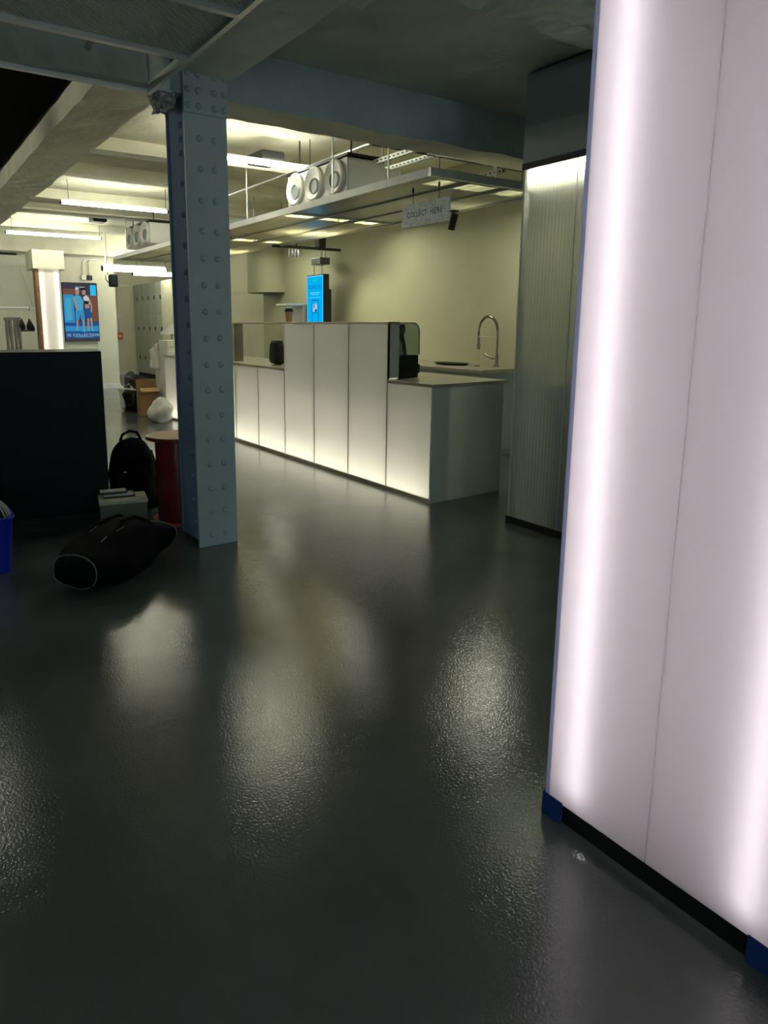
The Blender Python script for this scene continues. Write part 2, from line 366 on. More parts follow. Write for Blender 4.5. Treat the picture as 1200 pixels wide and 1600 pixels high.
def rivet_front(x, z, y=YF):
    global rv
    if rv is None:
        mb = MB().lathe([(r, -h) for r, h in prof], (x, y, z), 10, 'y'); rv = mb.build('rivet', M_COL, col, True); rv['_p'] = (x, y, z)
    else:
        share(rv, 'rivet', col, Vector((x, y, z))-Vector(rv['_p']))
for z in rows:
    rivet_front(1.704, z); rivet_front(1.798, z)
for z in (2.705, 2.79, 2.88):
    for x in (1.635, 1.70, 1.80, 1.865): rivet_front(x, z, YF-.012)
rs = MB().lathe([(r, -h) for r, h in prof], (X0+.006, YF+.075, rows[0]), 10, 'x').build('rivet', M_COLB, col, True)
for z in [2.61] + [r-.08 for r in rows[:-1]]:
    share(rs, 'rivet', col, (0, 0, z-rows[0]))
del rv['_p']
lump = MB().ball((1.535, 4.17, 2.80), (.08, .10, .115), 56, 36, .0)
lump.v = [p+noise.noise_vector(p*24)*.035+noise.noise_vector(p*55)*.022 for p in lump.v]
tag(lump.build('plaster_lump', M_PLASTER, None, False), 'crumbled grey plaster lump beside the top of the riveted column', 'plaster')

# ================================================================== LARGE FOREGROUND LIGHTBOX
LX, LY0, LY1, LZ = 1.528, -1.42, 1.162, 2.46
LB0 = .066
lb = thing('light_box', (1.75, 0, 0), 'tall glowing pinkish white lightbox wall in the right foreground', 'lightbox')
seams = [LY1-.012, .842, .1, -.66, LY0]
for a, b in zip(seams[:-1], seams[1:]):
    p = B(LX, LX+.006, b+.0012, a-.0012, LB0, LZ).build('diffuser_panel', M_LBOX, lb)
B(LX-.0005, LX+.0055, LY1-.0115, LY1+.0, LB0, LZ).build('edge_film', M_FILM, lb)
B(LX+.012, LX+.30, LY1-.008, LY1-.001, .03, LZ).build('end_panel', M_WHITEIN, lb)
B(LX+.012, LX+.30, LY0, LY0+.008, .03, LZ).build('end_panel', M_WHITEIN, lb)
B(LX+.235, LX+.245, LY0+.008, LY1-.008, .03, LZ).build('back_panel', M_WHITEIN, lb)
B(LX, LX+.30, LY0, LY1, LZ, LZ+.02).build('top_panel', M_BLACK, lb)
B(LX+.012, LX+.29, LY0+.01, LY1-.012, .0, LB0-.001).build('plinth', M_BLACK, lb)
for y in (1.064, .600, .137, -.327, -.79, -1.25):
    MB().tube([(LX+.048, y, .10), (LX+.048, y, LZ-.08)], .010, 8).build('led_tube', E_BOX, lb)
for y0, y1 in ((1.10, 1.168), (.52, .585)):
    t = B(LX-.004, LX-.001, y0, y1, .001, LB0+.006)
    t.box(LX-.004, LX+.04, (y1 if y1 > 1 else y0)-.001, (y1 if y1 > 1 else y0)+.001, 0.001, LB0+.006)
    t.build('masking_tape', M_TAPE, lb)

# ================================================================== FLUTED POLYCARBONATE PANEL AND BULKHEAD
fp = thing('fluted_panel', (3.80, 2.4, 0), 'fluted translucent polycarbonate wall panel lit from its top edge', 'panel')
def flute(u, v):
    y = 1.40+u*1.925
    return (3.75+.0035*math.cos(u*140*2*PI), y, .05+v*2.43)
MB().grid(flute, 770, 1).build('fluted_sheet', M_FLUTE, fp, True, fix=False)
B(3.746, 3.80, 3.325, 3.34, .05, 2.48).build('edge_profile', M_ALUD, fp)
B(3.738, 3.86, 1.40, 3.35, 0, .05).build('plinth', M_BLACK, fp)
B(3.744, 3.752, 2.9, 2.904, .05, 2.48).build('seam_strip', M_ALUD, fp)
B(3.735, 3.755, 1.40, 3.345, 2.465, 2.505).build('black_channel', M_BLACK, fp)
B(3.79, 3.81, 1.42, 3.30, 2.445, 2.462).build('led_strip', E_PAN, fp)
MB().box(3.82, 3.83, 1.40, 3.33, 2.33, 2.49).box(3.757, 3.83, 3.312, 3.324, 2.33, 2.49).build('led_rail_shield', M_WHITEIN, fp)  # rail widened and end-capped as an added shield against spill from the strip
tag(B(3.74, 4.35, 1.35, 3.345, 2.505, 3.06, bev=.004).build('bulkhead_box', M_GREYBULK), 'plain grey bulkhead box above the fluted polycarbonate panel', 'bulkhead')
dc = thing('low_cabinet', (4.1, 2.6, 0), 'low dark cabinet seen dimly behind the fluted panel', 'cabinet')
B(3.92, 4.40, 1.5, 3.18, .06, .98, bev=.005).build('body', M_GREYBULK, dc)
B(3.90, 4.42, 1.48, 3.20, .98, 1.01, bev=.004).build('worktop', M_BLACK, dc)
B(3.96, 4.36, 1.55, 3.12, 0, .06).build('plinth', M_BLACK, dc)

# ================================================================== SERVICE COUNTER
CX = 3.62
ct = thing('service_counter', (3.9, 6.2, 0), 'long service counter of backlit white panels with a raised middle', 'counter')
ys = [4.06, 4.64, 5.23, 5.84, 6.45, 7.08, 7.69, 8.32, 8.95, 9.58, 10.22]
for i in range(len(ys)-1):
    top = 1.435 if 1 <= i <= 3 else .945
    B(CX, CX+.006, ys[i]+.005, ys[i+1]-.005, .03, top).build('backlit_panel', M_CPANEL, ct)
    B(CX-.003, CX+.02, ys[i]-.004, ys[i]+.004, .02, top+.005).build('seam_strip', M_STEEL, ct)
B(CX-.004, CX+.015, ys[0], ys[-1], .0, .03).build('bottom_rail', M_STEEL, ct)
B(CX+.01, CX+.12, ys[0]+.01, ys[-1], .0, .012).build('base', M_WHITEIN, ct)
B(CX+.112, CX+.12, ys[0]+.01, ys[-1], .012, .94).build('back_liner', M_WHITEIN, ct)
B(CX+.112, CX+.12, 4.64, 6.45, .94, 1.45).build('back_liner', M_WHITE, ct)
B(CX, CX+.12, 4.636, 4.648, .985, 1.44).build('screen_end', M_ENDP, ct)
B(CX, CX+.12, 6.444, 6.456, .985, 1.44).build('screen_end', M_ENDP, ct)
B(CX-.008, CX+.125, 4.63, 7.76, 1.44, 1.462, bev=.003).build('top_rail', M_STEEL, ct)
B(CX, CX+.12, 7.69, 7.76, .985, 1.44).build('rail_post', M_STEEL, ct)
B(CX+.080, CX+.100, ys[0]+.02, ys[-1]-.01, .014, .022).build('led_strip', E_CNT, ct)
B(CX-.004, 4.42, 4.045, 4.06, .0, .945, bev=.002).build('end_panel', M_ENDP, ct)
B(CX, 4.42, 10.205, 10.22, .012, .945).build('end_panel', M_ENDP, ct)
B(4.40, 4.42, 4.06, 10.2, .012, .945).build('rear_panel', M_SINKC, ct)
wt = thing('counter_worktop', (4.0, 6.2, .945), 'thin steel-edged worktop along the service counter', 'worktop')
B(CX-.01, 4.46, 4.035, 4.635, .946, .972, bev=.003).build('worktop_slab', M_WORK, wt)
B(CX+.125, 4.46, 4.635, 6.455, .946, .972, bev=.003).build('worktop_slab', M_WORK, wt)
B(CX-.01, 4.46, 6.46, 10.24, .946, .972, bev=.003).build('worktop_slab', M_WORK, wt)

# blender in a sound cover, at the end of the raised screen
bl = thing('blender', (3.87, 4.82, .972), 'black counter blender under a rounded clear sound cover', 'blender')
bx0, bx1, by0, by1 = 3.755, 3.985, 4.66, 4.93
B(bx0, bx1, by0, by1, .973, 1.175, bev=.012).build('base', M_BLACKG, bl)
B(bx1, bx1+.035, by0+.02, by1-.05, 1.01, 1.09, bev=.006).build('control_box', M_BLACK, bl)
arc = [(bx0, 1.175), (bx0, 1.452)]+[(bx1-.07+.07*math.sin(a), 1.382+.07*math.cos(a)) for a in [i*PI/12 for i in range(7)]]+[(bx1+.004, 1.175)]
cov = MB()
for i in range(len(arc)-1):
    (a, b), (c, d) = arc[i], arc[i+1]
    cov.add([(a, by0, b), (c, by0, d), (c, by1, d), (a, by1, b)], [(0, 1, 2, 3)])
cov.add([(a, by0, b) for a, b in arc], [tuple(range(len(arc)))])
cv = cov.build('sound_cover', M_CLEARD, bl)
MB().tube([(a, by0, b) for a, b in arc[1:]], .005, 6).build('cover_rim', M_BLACK, cv)
MB().lathe([(.045, 1.176), (.055, 1.20), (.068, 1.36), (.07, 1.365)], (bx0+.09, 4.80, 0), 20).build('jug', M_CLEARD, bl, True)
MB().lathe([(.072, 1.365), (.072, 1.385), (.03, 1.39), (.03, 1.41), (.0, 1.41)], (bx0+.09, 4.80, 0), 20).build('jug_lid', M_BLACK, bl, True)
MB().prism([(bx0, 1.44), (bx0+.09, 1.44), (bx0+.10, 1.40), (bx0+.075, 1.37), (bx0+.105, 1.25), (bx0+.115, 1.176), (bx0+.085, 1.176), (bx0+.075, 1.26), (bx0+.04, 1.32), (bx0, 1.34)], by0+.03, by0+.05, 'y').build('cover_arm', M_BLACK, bl)
MB().lathe([(.0, 0), (.022, 0), (.022, .008)], (bx0+.045, by0+.022, 1.385), 16, 'y').build('pivot_knob', M_LOCKD, bl, True)
# black pouch on the low worktop behind the opening
pou = MB().ball((3.90, 7.12, 1.105), (.07, .105, .130), 20, 12, .12, 9, .45, 2)
pou.box(3.87, 3.93, 7.03, 7.21, 1.20, 1.25, bev=.006)
tag(pou.build('coffee_pouch', M_BLACK, None, True), 'black coffee pouch standing in the opening of the service counter', 'pouch')

# ================================================================== SINK CABINET, TAP, TRAY
sk = thing('sink_cabinet', (5.6, 7.5, 0), 'grey green sink cabinet along the olive wall behind the counter', 'cabinet')
B(5.24, 5.94, 5.10, 9.6, .09, .925, bev=.003).build('body', M_SINKC, sk)
B(5.30, 5.94, 5.14, 9.6, 0, .09).build('plinth', M_SINKC, sk)
for i in range(6):
    d = B(5.222, 5.24, 5.12+i*.745, 5.12+i*.745+.735, .11, .90, bev=.003).build('door', M_SINKC, sk)
    B(5.212, 5.222, 5.2+i*.745, 5.4+i*.745, .86, .872).build('handle', M_STEEL, d)
tag(B(5.20, 5.945, 5.07, 9.62, .926, .968, bev=.004).build('sink_worktop', M_WORK), 'pale steel worktop on the sink cabinet', 'worktop')
tp = thing('spring_tap', (5.78, 5.42, .968), 'tall spring-neck kitchen tap on the sink worktop', 'tap')
tx, ty = 5.78, 5.42
MB().lathe([(.0, 0), (.032, 0), (.032, .012), (.022, .02), (.022, .13), (.014, .14), (.014, .40), (.0, .40)], (tx, ty, .968), 16).build('stem', M_TAP, tp, True)
ap = [(tx, ty, 1.30)]+[(tx-.0, ty+.145-.145*math.cos(a), 1.36+.165*math.sin(a)) for a in [i*PI/16 for i in range(17)]]+[(tx, ty+.29, 1.28)]
hel = []
for i in range(len(ap)-1):
    for k in range(10):
        hel.append(Vector(ap[i]).lerp(Vector(ap[i+1]), k/10))
MB().tube(hel[::3], .011, 8).build('hose', M_LOCKD, tp, True)
spr = []
for i, p in enumerate(hel):
    d = (hel[min(i+1, len(hel)-1)]-hel[max(i-1, 0)]).normalized(); u = Vector((1, 0, 0)); q = d.cross(u)
    for k in range(3):
        a = 2*PI*(i+k/3)/3.0*.999; spr.append(p+(u*math.cos(a)+q*math.sin(a))*.0145)
MB().tube(spr, .003, 4).build('spring', M_TAP, tp, True)
MB().lathe([(.0, 0), (.020, 0), (.023, .05), (.016, .07), (.016, .14), (.0, .14)], (tx, ty+.29, 1.15), 14).build('spray_head', M_TAP, tp, True)
MB().tube([(tx, ty, 1.285), (tx, ty+.28, 1.30)], .006, 8).build('holder_bar', M_TAP, tp, True)
MB().tube([(tx, ty, 1.06), (tx-.03, ty+.05, 1.062), (tx-.05, ty+.10, 1.085), (tx-.06, ty+.13, 1.11)], [.017, .017, .012, .016], 10).build('lever', M_TAP, tp, True)
tr = MB().lathe([(.0, .004), (.15, .004), (.185, .022), (.19, .022), (.155, 0), (0, 0)], (0, 0, 0), 32)
tr.v = [Vector((5.62+p.x*.75, 5.98+p.y*1.45, .969+p.z)) for p in tr.v]
tag(tr.build('serving_tray', M_BLACKG, None, True), 'shallow black oval tray lying on the sink worktop', 'tray')
MB_ = MB().lathe([(0, .01), (.03, .01), (.034, 0)], (5.66, 5.60, .968), 16)
tag(MB_.build('drain_plug', M_LOCKD, None, True), 'small dark plug on the sink worktop beside the tap', 'plug')
# white shelf with a takeaway cup
sh = thing('shelf_unit', (5.55, 9.9, .968), 'small white shelf unit standing on the far end of the sink worktop', 'shelf')
sh.location = (5.55, 9.35, .968); WL[sh.name] = Vector(sh.location)
B(5.25, 5.90, 9.26, 9.6, 1.715, 1.745, bev=.004).build('shelf_board', M_WHITE, sh)
B(5.55, 5.90, 9.27, 9.6, .970, 1.715).build('side_box', M_WHITE, sh)
B(5.22, 5.55, 9.27, 9.6, .970, 1.44, bev=.005).build('lower_box', M_WALL, sh)
cup = thing('takeaway_cup', (5.36, 9.38, 1.442), 'copper takeaway cup with black lid on the white shelf unit', 'cup')
MB().lathe([(.0, 0), (.045, 0), (.062, .19), (.0, .19)], (5.36, 9.38, 1.442), 20).build('cup_body', M_COPPER, cup, True)
MB().lathe([(.07, .185), (.072, .2), (.062, .205), (.058, .235), (.0, .235)], (5.36, 9.38, 1.442), 20).build('cup_lid', M_BLACK, cup, True)

# ================================================================== HANGING SCREEN + RAIL
ks = thing('menu_screen', (5.60, 8.95, 1.30), 'bright blue portrait menu screen hanging in front of the olive wall', 'screen')
E_BLUE = emit('screen_blue', (.0, .42, .85), 1.05); E_LBLUE = emit('screen_light_blue', (.15, .60, .95), 1.1); E_DBLUE = emit('screen_dark_blue', (0, .13, .42), .8)
E_GRN = emit('screen_green', (.02, .62, .45), .9); E_PALE = emit('screen_pale', (.45, .62, .85), .9)
sy0, sy1, sx = 8.72, 9.20, 5.58
B(sx, sx+.10, sy0, sy1, 1.27, 2.17, bev=.004).build('casing', M_BLACK, ks)
B(sx+.10, sx+.17, sy0+.05, sy1-.05, 1.45, 1.95).build('rear_housing', M_BLACK, ks)
pic = MB()
def quad(mb, y0, y1, z0, z1, off): mb.add([(sx-off, y0, z0), (sx-off, y0, z1), (sx-off, y1, z1), (sx-off, y1, z0)], [(0, 1, 2, 3)])
pic.cur = 0; quad(pic, sy0+.012, sy1-.012, 1.285, 2.155, .002)
pic.cur = 1
for q in ((sy0+.012, sy0+.026, 1.285, 2.155), (sy1-.026, sy1-.012, 1.285, 2.155), (sy0+.012, sy1-.012, 2.14, 2.155)): quad(pic, *q, .003)
pic.cur = 2; quad(pic, sy0+.14, sy1-.15, 1.285, 1.80, .003)
pic.cur = 0; quad(pic, sy0+.155, sy1-.165, 1.285, 1.785, .0035)
pic.cur = 2; quad(pic, sy0+.155, sy1-.165, 1.60, 1.61, .004)
pic.cur = 3; quad(pic, sy0+.175, sy1-.18, 1.62, 1.74, .004)
pic.cur = 2; quad(pic, sy0+.25, sy1-.205, 1.68, 1.74, .0045); quad(pic, sy0+.18, sy1-.24, 1.62, 1.66, .0045)
pic.cur = 4; quad(pic, sy0+.17, sy1-.17, 2.075, 2.10, .003); 
pic.cur = 1; quad(pic, sy0+.10, sy1-.10, 1.90, 1.91, .003); quad(pic, sy0+.13, sy1-.13, 1.875, 1.885, .003); quad(pic, sy0+.08, sy1-.08, 1.83, 1.836, .003)
pic.build('display', [E_BLUE, E_LBLUE, E_DBLUE, E_PALE, E_GRN], ks, fix=False)
MX = Matrix(((0, 0, -1, sx-.004), (-1, 0, 0, 8.96), (0, 1, 0, 1.985), (0, 0, 0, 1)))
text_mesh("KOKU'U", .088, E_DBLUE, 'lettering', ks, MX, .0005)
for y in (8.86, 9.08): MB().tube([(5.64, y, 2.17), (5.64, y, 2.32), (5.64, y-.02, 2.36)], .005, 6).build('hanging_cable', M_BLACK, ks)
for y in (8.90, 9.00):
    MB().tube([(5.72, y, 2.33), (5.72, y, 3.3)], .02, 8).build('hanging_pole', M_ALUD, ks, True)
B(5.60, 5.78, 8.85, 9.10, 2.32, 2.42, bev=.01).build('pole_bracket', M_LOCKD, ks)
tk = thing('track_rail', (5.1, 8.5, 2.5), 'black lighting track hung across in front of the olive wall', 'track light')
B(4.62, 5.74, 8.50, 8.535, 2.48, 2.515).build('rail', M_BLACK, tk)
for x, y in ((5.0, 8.517), (5.42, 8.517)):
    MB().tube([(x, y, 2.515), (x, y, 3.3)], .012, 8).build('drop_rod', M_BLACK, tk)
B(5.34, 5.46, 8.46, 8.58, 2.515, 2.66, bev=.01).build('power_box', M_BLACK, tk)
for x in (4.92, 5.02):
    g = MB().lathe([(.0, -.11), (.03, -.11), (.042, -.06), (.03, .0), (.0, .0)], (x, 8.517, 2.47), 14).build('spot_head', M_ALU, tk, True)

# ================================================================== SUSPENDED FRAME WITH SHEETS OVER THE COUNTER
fr = thing('ceiling_frame', (4.08, 7.9, 2.5), 'suspended aluminium frame with translucent sheets above the service counter', 'ceiling frame')
FX = [3.44, 3.87, 4.30, 4.74]; FY = [3.945, 6.0, 8.0, 10.0, 11.85]; FZ0, FZ1 = 2.495, 2.555
B(FX[0]-.012, FX[0]+.012, FY[0], FY[-1], FZ0, FZ1).build('side_rail', M_ALUD, fr)
B(FX[-1]-.012, FX[-1]+.012, FY[0], FY[-1], FZ0, FZ1-.02).build('side_rail', M_ALUD, fr)
B(FX[0]-.012, FX[-1]+.012, FY[0]-.024, FY[0], FZ0, FZ1).build('end_rail', M_ALU, fr)
B(FX[0]-.012, FX[-1]+.012, FY[-1], FY[-1]+.024, FZ0, FZ1).build('end_rail', M_ALUD, fr)
for x in FX[1:-1]: B(x-.012, x+.012, FY[0], FY[-1], FZ0, FZ0+.03).build('inner_rail', M_ALUD, fr)
for y in FY[1:-1]: B(FX[0], FX[-1], y-.015, y+.015, FZ0, FZ0+.03).build('cross_rail', M_ALUD, fr)
for j in range(4):
    for i in range(3):
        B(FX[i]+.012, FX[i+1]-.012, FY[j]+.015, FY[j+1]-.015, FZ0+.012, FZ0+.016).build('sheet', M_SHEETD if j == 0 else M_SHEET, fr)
for x in (FX[0]+.05, FX[-1]-.05):
    for y in (4.5, 5.3, 7.0, 9.2, 11.4): MB().tube([(x, y, FZ0+.03), (x, y, 3.30)], .007, 6).build('hanging_rod', M_ALU, fr)

# mesh frame over the camera side of the column
mf = thing('mesh_ceiling_frame', (.8, 3.0, 2.65), 'suspended metal frame with dark wire mesh left of the column top', 'ceiling frame')
mx0, mx1, my0, my1, mz = -.6, 1.325, 1.0, 3.80, 2.65
bars = [3.80, 3.235, 2.69, 2.14, 1.6, 1.0]
B(mx1-.012, mx1+.012, my0, my1, mz, mz+.045).build('side_rail', M_ALU, mf)
B(mx0-.012, mx0+.012, my0, my1, mz, mz+.045).build('side_rail', M_ALU, mf)
B(mx0, mx1, my1-.024, my1+.006, mz, mz+.045).build('end_rail', M_ALU, mf)
for y in bars[1:]: B(mx0, mx1-.012, y-.016, y+.016, mz, mz+.04).build('cross_rail', M_ALU, mf)
def mesh_cell(y0, y1, st=.0175, r=.0032):
    mb = MB(); W, H = mx1-mx0-.024, y1-y0
    c = -H
    while c < W:
        for sgn in (0, 1):
            a = max(0, c); b = min(W, c+H)
            pa, pb = (a, a-c), (b, b-c)
            if sgn: pa, pb = (pa[0], H-pa[1]), (pb[0], H-pb[1])
            d = Vector((pb[0]-pa[0], pb[1]-pa[1])); 
            if d.length < .004: continue
            d.normalize(); n = Vector((-d.y, d.x))*r
            P = [Vector(pa)+n, Vector(pa)-n, Vector(pb)-n, Vector(pb)+n]
            z = mz+.020+(.003 if sgn else 0)
            mb.add([(mx0+.012+p.x, y0+p.y, z) for p in P]+[(mx0+.012+p.x, y0+p.y, z+.003) for p in P],
                   [(3, 2, 1, 0), (4, 5, 6, 7), (0, 1, 5, 4), (2, 3, 7, 6), (1, 2, 6, 5), (3, 0, 4, 7)])
        c += st
    return mb
for i in range(1, 5):
    tag(mesh_cell(bars[i+1]+.016, bars[i]-.016).build('wire_mesh', M_WIRE, mf, fix=False), kind='stuff')
B(mx0+.012, mx1-.012, bars[1]+.016, bars[0]-.024, mz+.02, mz+.023).build('clear_sheet', M_CLEAR, mf)
for y in (3.7, 2.0): MB().tube([(mx1-.03, y, mz+.04), (mx1-.03, y, 3.08)], .007, 6).build('hanging_rod', M_ALU, mf)
MB().tube([(.95, 3.55, 2.72), (1.10, 3.30, 3.08)], .018, 8).build('brace', M_ALUD, mf)

# ================================================================== COLLECT HERE SIGN
sg = thing('hanging_sign', (3.60, 4.17, 2.20), 'galvanised metal sign reading COLLECT HERE hanging from the frame', 'sign')
B(3.594, 3.604, 3.895, 4.447, 2.197, 2.372, bev=.001).build('sign_plate', M_SIGN, sg)
for word, off, wd in (('COLLECT', -.089, .236), ('HERE', .136, .132)):
    text_mesh(word, .060, M_INK, 'lettering', sg, Matrix(((0, 0, -1, 3.5935), (-1, 0, 0, 4.175-off), (0, 1, 0, 2.287), (0, 0, 0, 1))), .0004, wd)
for y in (4.02, 4.32):
    MB().tube([(3.60, y, 2.372), (3.60, y, 2.50)], .0025, 6).build('hanging_wire', M_BLACK, sg)
    MB().tube([(3.60, y, 2.455), (3.60, y, 2.485)], .008, 8).build('ferrule', M_BLACK, sg)

# ================================================================== LIGHTS
def batten(x0, x1, y, z, label, em, r=.017, channel=False, rods=True):
    t = thing('led_batten', ((x0+x1)/2, y, z), label, 'light', 'linear LED ceiling lights')
    if channel:
        B(x0, x1, y-.12, y+.12, z-.004, z).build('led_panel', em, t)
        h = B(x0-.012, x1+.012, y-.132, y+.132, z+.001, z+.03)
        for a in (y-.132, y+.122): h.box(x0-.012, x1+.012, a, a+.010, z-.008, z+.001)
        for a in (x0-.012, x1+.002): h.box(a, a+.010, y-.132, y+.132, z-.008, z+.001)
        h.build('housing', M_WHITE, t)
    else:
        MB().tube([(x0, y, z), (x1, y, z)], r, 10).build('led_tube', em, t, True)
        for x in (x0, x1): MB().tube([(x-.012, y, z), (x+.012, y, z)], r+.004, 10).build('end_cap', M_BLACK, t)
        B(x0, x1, y-.004, y+.004, z+r*.7, z+r+.03).build('housing', M_ALUD, t)
    if rods:
        for x in (x0+.1, x1-.02): MB().tube([(x, y, z+r), (x, y, 3.3)], .004, 6).build('hanging_wire', M_BLACK, t)
    return t
batten(2.42, 3.89, 6.3, 3.0, 'slim lit LED tube just right of the riveted column', E_CEIL)
batten(2.14, 3.58, 9.7, 3.0, 'slim lit LED tube just left of the riveted column', E_CEIL)
batten(2.0, 3.62, 13.35, 3.0, 'farthest slim lit LED tube under the ceiling at left', E_CEIL)
batten(4.25, 5.45, 4.86, 2.70, 'lit flat LED panel shining through the near end of the counter frame', E_TRAY, .028, channel=True)
batten(4.1, 5.45, 7.2, 2.70, 'lit flat LED panel shining through the middle of the counter frame', E_TRAY, .028, channel=True)
batten(4.1, 5.45, 9.7, 2.70, 'lit flat LED panel above the far end of the counter frame', E_TRAY, .028, channel=True)
batten(3.95, 5.3, 14.6, 2.56, 'thick bright LED tube hanging low beyond the far end of the frame', E_LOW, .055)
batten(5.2, 6.6, 16.6, 2.62, 'short bright LED tube hanging in front of the lockers', E_LOW, .04)
batten(-.9, .55, 6.6, 2.98, 'slim lit LED tube under the black ceiling left of the column', E_CEIL)
batten(-.9, .55, 10.0, 2.98, 'slim lit LED tube under the black ceiling above the clothes rail aisle', E_CEIL)
batten(-.9, .55, 13.2, 2.98, 'slim lit LED tube farthest along under the black ceiling', E_CEIL)
batten(-3.6, -2.1, 6.6, 2.98, 'slim lit LED tube at the outer left under the black ceiling', E_CEIL)
batten(-3.6, -2.1, 10.0, 2.98, 'slim lit LED tube at the outer far left under the black ceiling', E_CEIL)

# black wall spotlight on the frame
sp = thing('spotlight', (4.62, 4.95, 2.5), 'black cylinder spotlight hanging under the frame beside the sign', 'spotlight')
spc, spd = Vector((4.62, 4.95, 2.39)), Vector((.28, .40, -.87)).normalized()
spd = Vector((-.02, .32, -.94)).normalized()
MB().tube([spc-spd*.075, spc+spd*.075], .034, 16).build('lamp_body', M_BLACK, sp, True)
MB().tube([spc+spd*.0755, spc+spd*.0765], .026, 16).build('lens', M_ALU, sp)
MB().tube([spc-spd*.03, (4.62, 4.95, 2.46), (4.62, 4.95, 2.486)], .008, 8).build('bracket', M_BLACK, sp)
B(4.60, 4.66, 4.92, 4.98, 2.478, 2.494).build('mount', M_BLACK, sp)
def spot(name, loc, tgt, power, size, blend, color, parent):
    l = bpy.data.lights.new(name, 'SPOT'); l.energy = power; l.spot_size = math.radians(size); l.spot_blend = blend; l.color = color; l.shadow_soft_size = .03
    o = bpy.data.objects.new(name, l); COL.objects.link(o); o.parent = parent; o.location = Vector(loc)-WL[parent.name]
    o.rotation_euler = (Vector(tgt)-Vector(loc)).to_track_quat('-Z', 'Y').to_euler(); return o
spot('lamp_light', (5.02, 8.517, 2.33), (5.95, 7.7, 1.1), 55, 85, 1.0, (1, .96, .66), tk)

# ================================================================== AIR UNITS, PIPES AND TRAYS UNDER THE CEILING
def air_unit(y0, y1, z0, z1, x0, x1, label):
    t = thing('air_unit', ((x0+x1)/2, (y0+y1)/2, z0), label, 'air unit', 'air units with round nozzles')
    B(x0, x1, y0, y1, z0, z1, bev=.006).build('casing', M_WHITE, t)
    n = 3; st = (y1-y0)/n; R = st*.44
    for i in range(n):
        c = (x0, y0+st*(i+.5), (z0+z1)/2+.01)
        rg = MB().lathe([(R, .0), (R, -.03), (R*.9, -.042), (R*.82, -.03), (R*.50, -.004)], c, 28, 'x').build('nozzle_ring', M_WHITE, t, True)
        MB().lathe([(R*.50, -.004), (R*.44, -.02), (R*.38, -.004), (0, .002)], (c[0]-.004, c[1]+R*.08, c[2]-R*.12), 20, 'x').build('nozzle_core', M_GREYBULK, rg, True)
    B(x0+.02, x1, y0-.004, y0-.001, z0+.02, z1-.02).build('end_cover', M_WHITEIN, t)
    B(x0-.01, x1, y0-.02, y1+.02, z1+.01, z1+.035).build('black_duct', M_BLACK, t)
    for y in (y0+.08, y1-.08): MB().tube([(x0+.1, y, z1), (x0+.1, y, 3.3)], .008, 6).build('hanging_rod', M_BLACK, t)
    return t
air_unit(5.41, 6.50, 2.62, 2.945, 3.72, 4.15, 'white air unit with three round nozzles near the sign')
air_unit(10.9, 12.1, 2.70, 3.02, 3.72, 4.15, 'white air unit with three round nozzles left of the column')
tag(B(4.16, 4.36, 5.42, 5.8, 2.66, 2.90, bev=.01).build('junction_box', M_WHITE), 'pale ceiling duct box beside the near air unit', 'duct')
for i, (x0, y0, x1, y1, z, r, m, lab) in enumerate([
    (3.0, 6.75, 5.9, 6.75, 3.07, .03, M_CEIL, 'pale pipe running under the ceiling behind the near light tube'),
    (3.7, 5.02, 5.9, 5.02, 2.98, .022, M_BLACK, 'black pipe under the ceiling behind the cross beam'),
    (4.0, 4.62, 5.9, 4.62, 2.86, .012, M_ALU, 'thin bright pipe under the ceiling near the grey bulkhead'),
    (4.05, 5.25, 4.05, 9.5, 3.12, .018, M_ALU, 'bright conduit running along the ceiling above the counter frame'),
    (1.9, 11.2, 5.9, 11.2, 3.12, .02, M_CEIL, 'cream conduit under the far ceiling'),]):
    tag(MB().tube([(x0, y0, z), ((x0+x1)/2, (y0+y1)/2, z), (x1, y1, z)], r, 10).build('ceiling_pipe', m, None, True), lab, 'pipe')
def strut(p0, p1, label, m=M_ALU):
    t = thing('perforated_strut', p0, label, 'strut', 'ceiling struts above the counter')
    a, b = Vector(p0), Vector(p1); d = (b-a).normalized(); n = d.cross(Vector((0, 0, 1))).normalized()
    h, wd = .02, .02; mb = MB(); up = Vector((0, 0, 1))
    mb.add([a-n*wd-up*h, a-n*wd+up*h, a+n*wd+up*h, a+n*wd-up*h, b-n*wd-up*h, b-n*wd+up*h, b+n*wd+up*h, b+n*wd-up*h],
           [(0, 1, 5, 4), (1, 2, 6, 5), (2, 3, 7, 6), (0, 3, 7, 4)])
    mb.build('channel', m, t)
    L = (b-a).length; k = int(L/.06); hm = MB()
    for i in range(k):
        c = a+d*(.03+i*.06)-n*(wd+.0008)
        hm.add([c-d*.014-up*.006, c+d*.014-up*.006, c+d*.014+up*.006, c-d*.014+up*.006], [(0, 1, 2, 3)])
        c = a+d*(.03+i*.06)-up*(h+.0008)
        hm.add([c-d*.014-n*.006, c+d*.014-n*.006, c+d*.014+n*.006, c-d*.014+n*.006], [(0, 1, 2, 3)])
    tag(hm.build('slots', M_BLACK, t, fix=False), kind='stuff')
    for c in (a+d*.12, b-d*.12): MB().tube([c, (c.x, c.y, 3.31)], .007, 6).build('hanging_rod', M_ALU, t)
    return t
strut((5.05, 4.75, 2.86), (5.05, 6.6, 2.86), 'perforated metal strut nearest the grey bulkhead')
strut((4.45, 4.65, 2.98), (4.45, 6.4, 2.98), 'perforated metal strut above the corner of the counter frame')
strut((3.95, 4.72, 2.90), (3.95, 5.3, 2.90), 'short perforated strut between the sign and the near air unit')
rb = MB().box(3.36, 3.62, 6.38, 6.72, 3.06, 3.16, bev=.02)
